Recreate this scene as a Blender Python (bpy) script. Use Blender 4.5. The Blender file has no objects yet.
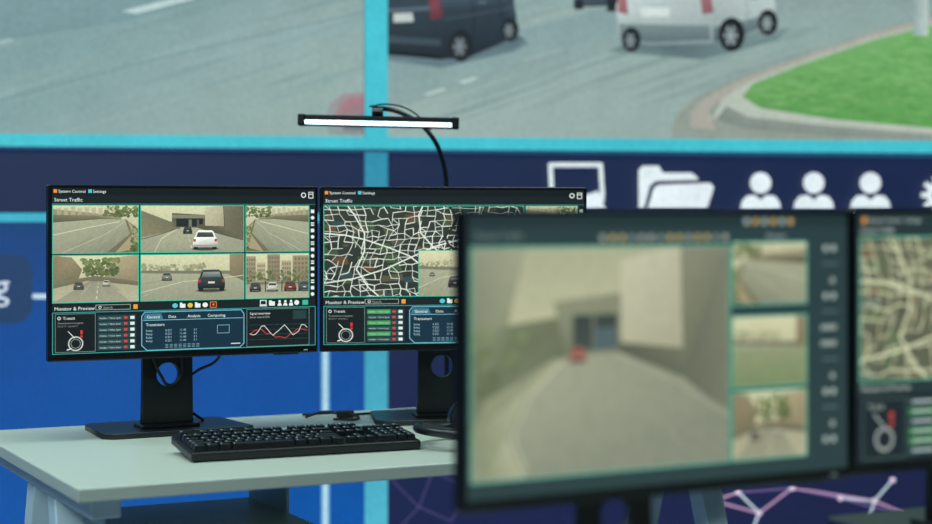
import bpy, math, random
from mathutils import Vector, Matrix
random.seed(11)
scene = bpy.context.scene
scene.view_settings.view_transform = 'Standard'
scene.view_settings.look = 'None'

# ------------------------------------------------------------------ helpers
def lin(v):
    v = max(0.0, min(1.0, v / 255.0))
    return v / 12.92 if v <= 0.04045 else ((v + 0.055) / 1.055) ** 2.4
def L3(c): return (lin(c[0]), lin(c[1]), lin(c[2]), 1.0)

def mat(name, col, rough=0.5, metal=0.0, noise=0.0, nscale=30.0, bump=0.0, spec=0.5, emit=None, estr=0.0):
    m = bpy.data.materials.new(name); m.use_nodes = True
    nt = m.node_tree; b = nt.nodes['Principled BSDF']
    b.inputs['Base Color'].default_value = L3(col)
    b.inputs['Roughness'].default_value = rough
    b.inputs['Metallic'].default_value = metal
    b.inputs['Specular IOR Level'].default_value = spec
    if noise > 0 or bump > 0:
        tc = nt.nodes.new('ShaderNodeTexCoord'); nz = nt.nodes.new('ShaderNodeTexNoise')
        nz.inputs['Scale'].default_value = nscale; nz.inputs['Detail'].default_value = 5
        nt.links.new(tc.outputs['Object'], nz.inputs['Vector'])
        if noise > 0:
            r = nt.nodes.new('ShaderNodeMapRange')
            r.inputs['To Min'].default_value = 1 - noise; r.inputs['To Max'].default_value = 1 + noise
            mx = nt.nodes.new('ShaderNodeVectorMath'); mx.operation = 'SCALE'
            mx.inputs[0].default_value = L3(col)[:3]
            nt.links.new(nz.outputs['Fac'], r.inputs['Value'])
            nt.links.new(r.outputs['Result'], mx.inputs['Scale'])
            nt.links.new(mx.outputs['Vector'], b.inputs['Base Color'])
        if bump > 0:
            bp = nt.nodes.new('ShaderNodeBump'); bp.inputs['Strength'].default_value = bump
            bp.inputs['Distance'].default_value = 0.002
            nt.links.new(nz.outputs['Fac'], bp.inputs['Height'])
            nt.links.new(bp.outputs['Normal'], b.inputs['Normal'])
    if emit:
        b.inputs['Emission Color'].default_value = L3(emit)
        b.inputs['Emission Strength'].default_value = estr
    return m

def display_mat(name, strength=1.0, noises=((40, .08),), line_scale=0.0, line_amt=0.0, rough=.45):
    m = bpy.data.materials.new(name); m.use_nodes = True
    nt = m.node_tree; b = nt.nodes['Principled BSDF']
    b.inputs['Base Color'].default_value = (0.01, 0.012, 0.014, 1)
    b.inputs['Roughness'].default_value = rough
    b.inputs['Specular IOR Level'].default_value = 0.3
    at = nt.nodes.new('ShaderNodeAttribute'); at.attribute_name = 'Col'
    tc = nt.nodes.new('ShaderNodeTexCoord')
    last = None
    def mul(a, bb):
        if a is None: return bb
        mm = nt.nodes.new('ShaderNodeMath'); mm.operation = 'MULTIPLY'
        nt.links.new(a, mm.inputs[0]); nt.links.new(bb, mm.inputs[1]); return mm.outputs[0]
    for nscale, namt in noises:
        nz = nt.nodes.new('ShaderNodeTexNoise'); nz.inputs['Scale'].default_value = nscale
        nz.inputs['Detail'].default_value = 6; nz.inputs['Roughness'].default_value = 0.65
        nt.links.new(tc.outputs['Object'], nz.inputs['Vector'])
        r = nt.nodes.new('ShaderNodeMapRange')
        r.inputs['From Min'].default_value = 0.28; r.inputs['From Max'].default_value = 0.72
        r.inputs['To Min'].default_value = 1 - namt; r.inputs['To Max'].default_value = 1 + namt
        nt.links.new(nz.outputs['Fac'], r.inputs['Value'])
        last = mul(last, r.outputs['Result'])
    if line_scale > 0:
        wv = nt.nodes.new('ShaderNodeTexWave'); wv.bands_direction = 'Z'
        wv.inputs['Scale'].default_value = line_scale
        nt.links.new(tc.outputs['Object'], wv.inputs['Vector'])
        r2 = nt.nodes.new('ShaderNodeMapRange')
        r2.inputs['To Min'].default_value = 1 - line_amt; r2.inputs['To Max'].default_value = 1 + line_amt
        nt.links.new(wv.outputs['Fac'], r2.inputs['Value'])
        last = mul(last, r2.outputs['Result'])
    sc = nt.nodes.new('ShaderNodeVectorMath'); sc.operation = 'SCALE'
    nt.links.new(at.outputs['Color'], sc.inputs[0]); nt.links.new(last, sc.inputs['Scale'])
    nt.links.new(sc.outputs['Vector'], b.inputs['Emission Color'])
    b.inputs['Emission Strength'].default_value = strength
    return m

def empty(name, loc, rot=(0, 0, 0)):
    e = bpy.data.objects.new(name, None); e.empty_display_size = 0.1
    e.location = loc; e.rotation_euler = rot
    scene.collection.objects.link(e); return e

def mesh_obj(name, verts, faces, m, parent=None, loc=(0, 0, 0), rot=(0, 0, 0), smooth=False):
    me = bpy.data.meshes.new(name); me.from_pydata(verts, [], faces); me.update()
    o = bpy.data.objects.new(name, me); me.materials.append(m)
    scene.collection.objects.link(o); o.location = loc; o.rotation_euler = rot
    if parent: o.parent = parent
    if smooth:
        for p in me.polygons: p.use_smooth = True
    return o

def boxgeo(x0, x1, y0, y1, z0, z1, tx=0, ty=0):
    v = [(x0, y0, z0), (x1, y0, z0), (x1, y1, z0), (x0, y1, z0),
         (x0 + tx, y0 + ty, z1), (x1 - tx, y0 + ty, z1), (x1 - tx, y1 - ty, z1), (x0 + tx, y1 - ty, z1)]
    f = [(3, 2, 1, 0), (4, 5, 6, 7), (0, 1, 5, 4), (1, 2, 6, 5), (2, 3, 7, 6), (3, 0, 4, 7)]
    return v, f

def box(name, x0, x1, y0, y1, z0, z1, m, parent=None, bevel=0.0, tx=0, ty=0, loc=(0, 0, 0), rot=(0, 0, 0)):
    v, f = boxgeo(x0, x1, y0, y1, z0, z1, tx, ty)
    o = mesh_obj(name, v, f, m, parent, loc, rot)
    if bevel > 0:
        b = o.modifiers.new('bevel', 'BEVEL'); b.width = bevel; b.segments = 3
        b.limit_method = 'ANGLE'
    return o

def multi(name, geos, m, parent=None, bevel=0):
    V = []; F = []
    for v, f in geos:
        n = len(V); V += v; F += [tuple(i + n for i in q) for q in f]
    o = mesh_obj(name, V, F, m, parent)
    if bevel > 0:
        b = o.modifiers.new('bevel', 'BEVEL'); b.width = bevel; b.segments = 2
    return o

def tube(name, pts, r, m, parent=None, cyclic=False, res=6):
    cu = bpy.data.curves.new(name, 'CURVE'); cu.dimensions = '3D'
    cu.bevel_depth = r; cu.bevel_resolution = 4; cu.resolution_u = res; cu.use_fill_caps = True
    sp = cu.splines.new('BEZIER'); sp.bezier_points.add(len(pts) - 1)
    for bp, p in zip(sp.bezier_points, pts):
        bp.co = p; bp.handle_left_type = bp.handle_right_type = 'AUTO'
    sp.use_cyclic_u = cyclic
    o = bpy.data.objects.new(name, cu); scene.collection.objects.link(o)
    dg = bpy.context.evaluated_depsgraph_get(); dg.update()
    me = bpy.data.meshes.new_from_object(o.evaluated_get(dg))
    bpy.data.objects.remove(o)
    for p in me.polygons: p.use_smooth = True
    me.materials.clear(); me.materials.append(m)
    o = bpy.data.objects.new(name, me); scene.collection.objects.link(o)
    if parent: o.parent = parent
    return o

def plate(name, outline, holes, thick, m, parent, loc, rot):
    cu = bpy.data.curves.new(name, 'CURVE'); cu.dimensions = '2D'; cu.fill_mode = 'BOTH'
    cu.extrude = thick / 2; cu.bevel_depth = 0.0015
    for ring in [outline] + holes:
        sp = cu.splines.new('POLY'); sp.points.add(len(ring) - 1)
        for q, p in zip(sp.points, ring): q.co = (p[0], p[1], 0, 1)
        sp.use_cyclic_u = True
    o = bpy.data.objects.new(name, cu); scene.collection.objects.link(o)
    dg = bpy.context.evaluated_depsgraph_get(); dg.update()
    me = bpy.data.meshes.new_from_object(o.evaluated_get(dg))
    bpy.data.objects.remove(o)
    me.materials.clear(); me.materials.append(m)
    o = bpy.data.objects.new(name, me); scene.collection.objects.link(o)
    o.parent = parent; o.location = loc; o.rotation_euler = rot
    return o

def cyl(name, r0, r1, h, m, parent, loc, rot=(0, 0, 0), n=32):
    V = []; F = []
    for k, (r, z) in enumerate(((r0, 0), (r1, h))):
        for i in range(n):
            a = 2 * math.pi * i / n; V.append((r * math.cos(a), r * math.sin(a), z))
    F.append(tuple(reversed(range(n)))); F.append(tuple(range(n, 2 * n)))
    for i in range(n): F.append((i, (i + 1) % n, n + (i + 1) % n, n + i))
    o = mesh_obj(name, V, F, m, parent, loc, rot)
    b = o.modifiers.new('bevel', 'BEVEL'); b.width = min(r0, h) * 0.18; b.segments = 2; b.limit_method = 'ANGLE'
    return o

# ------------------------------------------------------------------ 2-D artwork canvas (for displays)
_tcache = {}
def text_geo(s):
    if s in _tcache: return _tcache[s]
    cu = bpy.data.curves.new('t', 'FONT'); cu.body = s; cu.size = 1; cu.resolution_u = 2
    o = bpy.data.objects.new('t', cu); scene.collection.objects.link(o)
    dg = bpy.context.evaluated_depsgraph_get(); dg.update()
    me = bpy.data.meshes.new_from_object(o.evaluated_get(dg))
    r = [[(me.vertices[i].co.x, -me.vertices[i].co.y) for i in p.vertices] for p in me.polygons]
    bpy.data.objects.remove(o); bpy.data.meshes.remove(me)
    _tcache[s] = r; return r

class Canvas:
    def __init__(s): s.items = []; s.L = 0; s.full()
    def full(s): s.t = (0, 0, 1, 1); s.clip = None
    def sub(s, x0, y0, x1, y1): s.t = (x0, y0, x1 - x0, y1 - y0); s.clip = (x0, y0, x1, y1)
    def T(s, p): return (s.t[0] + p[0] * s.t[2], s.t[1] + p[1] * s.t[3])
    def asp(s): return s.t[2] / s.t[3]
    def raw(s, pts, cols):
        P = [(p[0], p[1], c) for p, c in zip(pts, cols)]
        if s.clip:
            x0, y0, x1, y1 = s.clip
            for ax, lim, sg in ((0, x0, 1), (0, x1, -1), (1, y0, 1), (1, y1, -1)):
                out = []
                for i in range(len(P)):
                    a = P[i - 1]; b = P[i]
                    ia = (a[ax] - lim) * sg >= 0; ib = (b[ax] - lim) * sg >= 0
                    if ia != ib:
                        k = (lim - a[ax]) / (b[ax] - a[ax])
                        cc = tuple(a[2][j] + (b[2][j] - a[2][j]) * k for j in range(3))
                        q = [a[0] + (b[0] - a[0]) * k, a[1] + (b[1] - a[1]) * k]; q[ax] = lim
                        out.append((q[0], q[1], cc))
                    if ib: out.append(b)
                P = out
                if len(P) < 3: return
        s.items.append((P, s.L))
    def poly(s, pts, col):
        cols = list(col) if isinstance(col[0], (tuple, list)) else [col] * len(pts)
        s.raw([s.T(p) for p in pts], cols)
    def rect(s, x0, y0, x1, y1, col, col2=None):
        col2 = col2 or col
        s.poly([(x0, y0), (x1, y0), (x1, y1), (x0, y1)], [col, col, col2, col2])
    def line(s, pts, w, col, cyc=False):
        Q = [s.T(p) for p in pts]
        if cyc: Q.append(Q[0])
        for a, b in zip(Q[:-1], Q[1:]):
            dx, dy = b[0] - a[0], b[1] - a[1]; l = math.hypot(dx, dy)
            if l < 1e-6: continue
            ex, ey = dx / l * w * .3, dy / l * w * .3
            nx, ny = -dy / l * w / 2, dx / l * w / 2
            s.raw([(a[0] + nx - ex, a[1] + ny - ey), (b[0] + nx + ex, b[1] + ny + ey), (b[0] - nx + ex, b[1] - ny + ey), (a[0] - nx - ex, a[1] - ny - ey)], [col] * 4)
    def frame(s, x0, y0, x1, y1, w, col): s.line([(x0, y0), (x1, y0), (x1, y1), (x0, y1)], w, col, True)
    def ell(s, cx, cy, rx, ry, col, n=14):
        s.poly([(cx + rx * math.cos(2 * math.pi * i / n), cy + ry * math.sin(2 * math.pi * i / n)) for i in range(n)], col)
    def ring(s, cx, cy, r, w, col, n=24):
        s.line([(cx + r * math.cos(2 * math.pi * i / n), cy + r * math.sin(2 * math.pi * i / n)) for i in range(n)], w, col, True)
    def text(s, t, x, y, size, col):
        for g in text_geo(t): s.poly([(x + p[0] * size, y + p[1] * size) for p in g], col)
    def up(s, n=1): s.L += n
    def build(s, name, fmap, m, parent):
        V = []; F = []; C = []
        for P, L in s.items:
            n = len(V); F.append(tuple(range(n, n + len(P))))
            for x, y, c in P:
                V.append(fmap(x, y, L)); C.append(L3(c))
        me = bpy.data.meshes.new(name); me.from_pydata(V, [], F)
        ca = me.color_attributes.new('Col', 'FLOAT_COLOR', 'POINT')
        for i, c in enumerate(C): ca.data[i].color = c
        me.update(); me.materials.append(m)
        o = bpy.data.objects.new(name, me); scene.collection.objects.link(o); o.parent = parent
        return o

def foliage(c, x0, y0, x1, y1, n, r, pal):
    for k in range(int(n * 2.6)):
        x = random.uniform(x0, x1); y = random.uniform(y0, y1); q = random.uniform(.25, .9) * r * .7
        col = random.choice(pal); f = 1.08 - .22 * (y - y0) / max(1e-6, (y1 - y0))
        m = 7; a0 = random.random() * 6
        c.poly([(x + q * random.uniform(.6, 1.2) * math.cos(a0 + i * 6.283 / m), y + q * c.asp() * random.uniform(.6, 1.1) * math.sin(a0 + i * 6.283 / m)) for i in range(m)], tuple(v * f for v in col))
        if k % 18 == 17: c.up()
    c.up()

def streaks(c, vp, n, y0, y1, x0, x1, base, amt, w):
    for _ in range(n):
        xb = random.uniform(x0, x1); t0 = random.uniform(.1, .8); t1 = t0 + random.uniform(.1, .4)
        d = random.uniform(-amt, amt); col = tuple(v + d for v in base)
        a = (vp[0] + (xb - vp[0]) * t0, vp[1] + (y1 - vp[1]) * t0); b = (vp[0] + (xb - vp[0]) * t1, vp[1] + (y1 - vp[1]) * t1)
        if a[1] < y0: continue
        c.line([a, b], w * random.uniform(.5, 1.3), col)

GREEN = [(92, 108, 64), (104, 118, 70), (82, 96, 60), (118, 128, 84), (96, 112, 68)]
def car(c, cx, by, w, body, glass=(46, 52, 50), dark=None):
    h = w * 0.78 * c.asp(); d = dark or tuple(v * .7 for v in body)
    c.ell(cx, by, w * .58, h * .1, (112, 113, 92), 14); c.up(); c.ell(cx, by, w * .5, h * .06, (60, 62, 52), 12); c.up()
    for sx in (-.38, .38):
        c.rect(cx + (sx - .09) * w, by - h * .25, cx + (sx + .09) * w, by + h * .02, (26, 28, 26))
    c.up()
    hi = tuple(min(255, v * 1.12 + 8) for v in body)
    c.poly([(cx - .49 * w, by - .1 * h), (cx - .5 * w, by - .3 * h), (cx - .48 * w, by - .52 * h), (cx - .42 * w, by - .64 * h), (cx + .42 * w, by - .64 * h), (cx + .48 * w, by - .52 * h), (cx + .5 * w, by - .3 * h), (cx + .49 * w, by - .1 * h)], [d, body, body, hi, hi, body, body, d])
    c.poly([(cx - .43 * w, by - .6 * h), (cx - .36 * w, by - .86 * h), (cx - .28 * w, by - .97 * h), (cx + .28 * w, by - .97 * h), (cx + .36 * w, by - .86 * h), (cx + .43 * w, by - .6 * h)], [body, body, hi, hi, body, body]); c.up()
    c.poly([(cx - .36 * w, by - .62 * h), (cx - .29 * w, by - .87 * h), (cx + .29 * w, by - .87 * h), (cx + .36 * w, by - .62 * h)], [glass, tuple(v * 1.5 for v in glass), tuple(v * 1.7 for v in glass), glass])
    for sx in (-.43, .43): c.rect(cx + (sx - .05) * w, by - .52 * h, cx + (sx + .05) * w, by - .38 * h, (160, 60, 50))
    c.rect(cx - .12 * w, by - .42 * h, cx + .12 * w, by - .33 * h, (205, 205, 190))
    c.rect(cx - .47 * w, by - .22 * h, cx + .47 * w, by - .12 * h, d); c.up()

SK = (206, 206, 168); SK2 = (188, 188, 150); RD = (142, 146, 122); RD2 = (162, 165, 138)
def dashes(c, a, b, n, w0, w1, col):
    for i in range(n):
        t0 = (i / n) ** 1.6; t1 = ((i + .5) / n) ** 1.6
        p = [a[j] + (b[j] - a[j]) * t0 for j in (0, 1)]; q = [a[j] + (b[j] - a[j]) * t1 for j in (0, 1)]
        wa = w0 + (w1 - w0) * t0; wb = w0 + (w1 - w0) * t1
        c.poly([(p[0] - wa, p[1]), (p[0] + wa, p[1]), (q[0] + wb, q[1]), (q[0] - wb, q[1])], col)

def v_curve(c, flip=False):
    X = (lambda x: 1 - x) if flip else (lambda x: x)
    c.rect(0, 0, 1, 1, SK, RD); c.up()
    for k in range(9):
        x = .05 + k * .08; c.rect(min(X(x), X(x + .05)), .02 + .05 * random.random(), max(X(x), X(x + .05)), .2, (180, 176, 142))
    c.poly([(X(0), .08), (X(.35), .14), (X(.8), .24), (X(.8), .3), (X(.3), .26), (X(0), .24)], (142, 138, 108)); c.up()
    a, b = sorted((X(.6), X(1.0)))
    foliage(c, a, .03, b, .24, 34, .05, GREEN)
    c.poly([(X(0), .3), (X(.55), .26), (X(.86), .3), (X(.98), .55), (X(.7), 1), (X(0), 1)], [RD2, RD2, RD2, RD, (124, 128, 108), RD]); c.up()
    streaks(c, (X(.84), .28), 26, .3, 1.1, min(X(-.4), X(.7)), max(X(-.4), X(.7)), (148, 151, 126), 10, .7); c.up()
    c.poly([(X(.0), .2), (X(.5), .22), (X(.84), .3), (X(.55), .29), (X(0), .36)], [(112, 110, 86), (120, 118, 92), (140, 136, 108), (98, 96, 74), (88, 86, 66)]); c.up()
    c.poly([(X(.84), .28), (X(1), .5), (X(1), 1), (X(.62), 1), (X(.9), .6)], (112, 106, 80)); c.up()
    c.poly([(X(.87), .33), (X(1), .55), (X(1), .9), (X(.72), 1), (X(.93), .6)], (158, 150, 116)); c.up()
    foliage(c, min(X(.92), X(1.05)), .45, max(X(.92), X(1.05)), 1.0, 24, .045, GREEN)
    c.line([(X(0), .62), (X(.45), .45), (X(.78), .34)], .7, (206, 206, 178))
    c.line([(X(.1), 1), (X(.62), .6), (X(.82), .36)], .5, (190, 190, 162)); c.up()

def v_tunnel(c):
    c.rect(0, 0, 1, .45, SK, SK2); c.rect(0, .45, 1, 1, RD2, RD); c.up()
    c.poly([(0, .1), (.28, .34), (.38, .36), (.38, .5), (0, .68)], [(118, 116, 92), (110, 110, 86), (100, 100, 80), (108, 108, 84), (132, 128, 98)])
    c.poly([(.3, .16), (.62, .2), (.62, .48), (.3, .46)], (90, 92, 76)); c.up()
    c.rect(.34, .28, .6, .45, (34, 40, 38)); c.up(); c.rect(.46, .3, .49, .46, (116, 116, 94)); c.rect(.54, .3, .56, .46, (92, 92, 76)); c.rect(.3, .2, .62, .27, (126, 126, 104))
    c.poly([(.8, 0), (1, 0), (1, .76), (.55, .49), (.55, .4), (.8, .42)], [(120, 116, 92), (98, 96, 76), (96, 94, 74), (82, 82, 66), (82, 82, 66), (108, 106, 84)]); c.up()
    c.poly([(.62, .04), (.8, .0), (.81, .45), (.62, .43)], [(188, 186, 154), (174, 172, 140), (156, 152, 122), (176, 174, 142)])
    c.up(); c.line([(.8, 0), (.81, .46)], .8, (80, 80, 62)); c.line([(.56, .43), (.81, .46)], .7, (86, 84, 64)); c.up()
    c.poly([(.32, .5), (.55, .48), (1, .8), (1, 1), (.08, 1), (.18, .7)], [RD2, RD2, RD, RD, RD, RD2]); c.up()
    streaks(c, (.45, .45), 26, .52, 1.1, -.2, 1.2, (150, 152, 128), 9, .8); c.up()
    c.line([(.34, .51), (.2, .7), (.13, 1)], .8, (196, 195, 162)); c.line([(.0, .72), (.2, .6), (.34, .5)], .8, (86, 86, 66))
    dashes(c, (.44, .5), (.5, 1), 5, .002, .008, (192, 192, 164)); c.up()
    car(c, .45, .6, .09, (48, 54, 56)); car(c, .62, .93, .24, (218, 220, 212))

def v_player(c):
    c.rect(0, 0, 1, .4, (166, 170, 140), (184, 185, 150)); c.rect(0, .4, 1, 1, (148, 152, 128), (136, 142, 120)); c.up()
    c.poly([(0, 0), (.2, 0), (.14, .3), (.1, .5), (0, .62)], [(138, 144, 120), (158, 161, 134), (146, 149, 122), (124, 132, 102), (114, 122, 96)])
    c.poly([(.1, .34), (.36, .3), (.37, .47), (.16, .6), (0, .86), (0, .6)], [(114, 124, 96), (106, 114, 88), (98, 106, 84), (114, 122, 96), (120, 128, 102), (104, 114, 88)]); c.up()
    foliage(c, .0, .36, .2, .62, 12, .05, [(108, 120, 86), (118, 128, 96), (102, 112, 82)])
    c.poly([(.3, .24), (.6, .2), (.6, .47), (.35, .47)], [(138, 142, 116), (132, 136, 110), (112, 118, 98), (112, 118, 96)]); c.up()
    c.rect(.375, .3, .545, .455, (58, 68, 64), (68, 78, 72)); c.up(); c.rect(.455, .36, .54, .455, (80, 98, 100)); c.rect(.448, .3, .46, .46, (110, 114, 96)); c.up()
    c.poly([(.56, .06), (.8, .0), (.81, .47), (.56, .43)], [(192, 191, 164), (182, 182, 156), (162, 162, 136), (176, 176, 148)])
    c.poly([(.8, 0), (1, 0), (1, .78), (.81, .6), (.55, .47), (.56, .43), (.81, .47)], [(136, 138, 116), (120, 124, 104), (114, 118, 98), (98, 104, 86), (88, 94, 80), (92, 96, 80), (112, 116, 94)]); c.up()
    c.line([(.8, 0), (.81, .47)], 1.5, (102, 106, 88)); c.line([(.56, .43), (.81, .47)], 1.5, (92, 96, 78)); c.line([(.68, .03), (.685, .45)], 1, (166, 166, 142)); c.up()
    c.poly([(.33, .49), (.55, .47), (.78, .6), (1, .76), (1, 1), (.2, 1), (.16, .8), (.22, .62)], [(154, 158, 134), (148, 152, 130), (138, 143, 122), (130, 136, 117), (126, 132, 114), (136, 142, 122), (148, 154, 132), (156, 160, 136)])
    c.poly([(.05, .66), (.3, .49), (.34, .49), (.2, .64), (.13, .82), (.2, 1), (.05, 1), (.0, .8)], [(144, 150, 120), (146, 150, 122), (158, 162, 134), (170, 174, 144), (172, 176, 146), (168, 172, 142), (134, 142, 112), (132, 140, 110)]); c.up()
    streaks(c, (.45, .44), 24, .5, 1.15, .25, 1.3, (141, 146, 125), 4, 1.6); c.up()
    c.line([(.335, .5), (.215, .64), (.15, .82), (.2, .97)], 2, (190, 194, 162)); c.line([(.55, .48), (.78, .62), (1, .79)], 1.6, (166, 168, 142)); c.up()
    car(c, .392, .505, .06, (156, 84, 76), (88, 66, 58))

def v_suv(c):
    c.rect(0, 0, 1, .42, SK, SK2); c.up()
    foliage(c, 0, .22, .62, .4, 34, .045, [(148, 150, 116), (134, 138, 104), (160, 160, 128)])
    c.rect(0, .36, 1, 1, RD2, RD); c.up()
    c.poly([(.86, 0), (1, 0), (1, .6), (.86, .46)], [(146, 134, 104), (136, 124, 96), (114, 106, 82), (124, 114, 90)])
    c.poly([(0, .34), (1, .38), (1, .45), (0, .4)], (116, 116, 94)); c.up()
    streaks(c, (.7, .3), 26, .46, 1.2, -1.2, 1.4, (152, 155, 130), 9, .8); c.up()
    c.line([(0, .82), (.4, .6), (1, .48)], .7, (196, 195, 164)); c.up()
    car(c, .25, .56, .1, (116, 119, 110)); car(c, .68, .8, .27, (44, 52, 54), (84, 92, 88))

def v_city(c):
    c.rect(0, 0, 1, .6, SK, SK2); c.rect(0, .6, 1, 1, RD, RD2); c.up()
    for x, w, t, col in ((.0, .16, .06, (158, 146, 118)), (.17, .14, .2, (182, 172, 138)), (.34, .2, .02, (146, 134, 108)), (.56, .16, .16, (170, 161, 130)), (.74, .26, .05, (152, 140, 110))):
        c.rect(x, t, x + w, .62, col, tuple(v * .85 for v in col)); c.up()
        for i in range(4):
            for j in range(5): c.rect(x + w * (.12 + .22 * i), t + .05 + .1 * j, x + w * (.24 + .22 * i), t + .1 + .1 * j, (106, 104, 86))
        c.up()
    foliage(c, 0, .38, 1, .62, 46, .045, GREEN)
    c.rect(0, .64, 1, .68, (112, 108, 86)); c.up()
    for x, w, col in ((.15, .18, (62, 66, 64)), (.42, .18, (190, 190, 174)), (.7, .2, (110, 56, 48)), (.93, .2, (76, 84, 88))): car(c, x, .84, w, col)
    for x in (.3, .56, .83): c.rect(x, .6, x + .015, .86, (50, 46, 42))
    c.up()

def v_wet(c):
    c.rect(0, 0, 1, .5, SK, SK2); c.rect(0, .5, 1, 1, (160, 158, 128), (176, 174, 144)); c.up()
    c.poly([(0, 0), (.22, .04), (.34, .3), (.3, .5), (0, .6)], [(134, 122, 94), (146, 136, 106), (124, 116, 90), (114, 108, 82), (120, 112, 86)]); c.poly([(.66, .06), (1, 0), (1, .55), (.6, .48)], [(174, 163, 130), (162, 150, 116), (134, 126, 96), (146, 138, 110)]); c.up()
    foliage(c, .34, .08, .78, .42, 50, .055, GREEN)
    c.poly([(0, .56), (.5, .44), (1, .56), (1, .66), (.4, .54), (0, .7)], [(124, 120, 92), (114, 110, 86), (124, 118, 92), (104, 100, 80), (110, 106, 84), (106, 104, 80)]); c.up()
    c.poly([(.0, 1), (.42, .55), (.62, .56), (.9, 1)], [(148, 148, 124), (136, 136, 116), (142, 142, 120), (154, 154, 130)]); c.up()
    streaks(c, (.52, .45), 22, .58, 1.15, -.2, 1.2, (152, 151, 126), 10, .8); c.up()
    dashes(c, (.53, .56), (.5, 1), 5, .003, .009, (198, 198, 170)); car(c, .3, .72, .12, (80, 84, 80)); car(c, .62, .66, .09, (184, 182, 164))

def v_map(c, lw=.7, line=(226, 230, 218), base=(46, 54, 42), base2=(40, 46, 40), n=(34, 20), thick=1.7, pal=None, seed=3):
    rnd = random.Random(seed)
    pal = pal or [(96, 70, 48), (62, 84, 54), (50, 70, 72), (76, 78, 62), (38, 42, 36), (84, 78, 58)]
    c.rect(0, 0, 1, 1, base, base2); c.up()
    for _ in range(90):
        x, y = rnd.random(), rnd.random(); k = rnd.uniform(.01, .045)
        c.poly([(x - k, y - k * .8), (x + k * .7, y - k), (x + k, y + k), (x - k * .6, y + k * 1.2)], rnd.choice(pal))
        if _ % 10 == 0: c.up()
    c.up()
    nx, ny = n; G = {}
    for i in range(nx + 1):
        for j in range(ny + 1):
            u = i / nx * 1.3 - .15; v = j / ny * 1.3 - .15
            a = .03 * math.sin(5 * v + 2 * u) + .012 * math.sin(9 * u + 4 * v); b = .045 * math.sin(4.5 * u + 1) + .015 * math.cos(8 * v)
            G[i, j] = (u + a + rnd.uniform(-.33, .33) / nx, v + b + rnd.uniform(-.33, .33) / ny)
    for (i, j), p in G.items():
        blk = math.sin(i * .37 + j * .21) + math.sin(j * .5 - i * .13)
        pr = .86 if blk > -.3 else .62
        if (i + 1, j) in G and rnd.random() < pr: c.line([p, G[i + 1, j]], lw * rnd.choice((.6, .8, 1.2)), line)
        if (i, j + 1) in G and rnd.random() < pr: c.line([p, G[i, j + 1]], lw * rnd.choice((.6, .8, 1.2)), line)
        if (i + 1, j + 1) in G and rnd.random() < .12: c.line([p, G[i + 1, j + 1]], lw * .8, line)
    c.up()
    for pts in ([(-.02, .3), (.1, .32), (.2, .37), (.32, .46), (.42, .55), (.52, .72), (.6, .9), (.66, 1.1)], [(.1, -.05), (.15, .1), (.2, .3), (.2, .5), (.16, .7), (.22, .9), (.3, 1.05)], [(.0, .85), (.15, .8), (.3, .7), (.42, .58), (.55, .45), (.8, .3), (1.05, .25)],
                [(.5, -.05), (.47, .1), (.48, .3), (.54, .45), (.62, .6), (.8, .72), (1.02, .8)], [(.78, -.05), (.76, .4), (.9, 1.05)]):
        c.line(pts, lw * thick, line)
    c.up()
    c.line([(.6, -.05), (.64, .05), (.66, .14), (.64, .24), (.6, .34), (.62, .44), (.68, .52), (.67, .64), (.64, .75), (.67, .9), (.72, 1.05)], lw * 3.2, tuple(v * .75 for v in base)); c.up()

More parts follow.
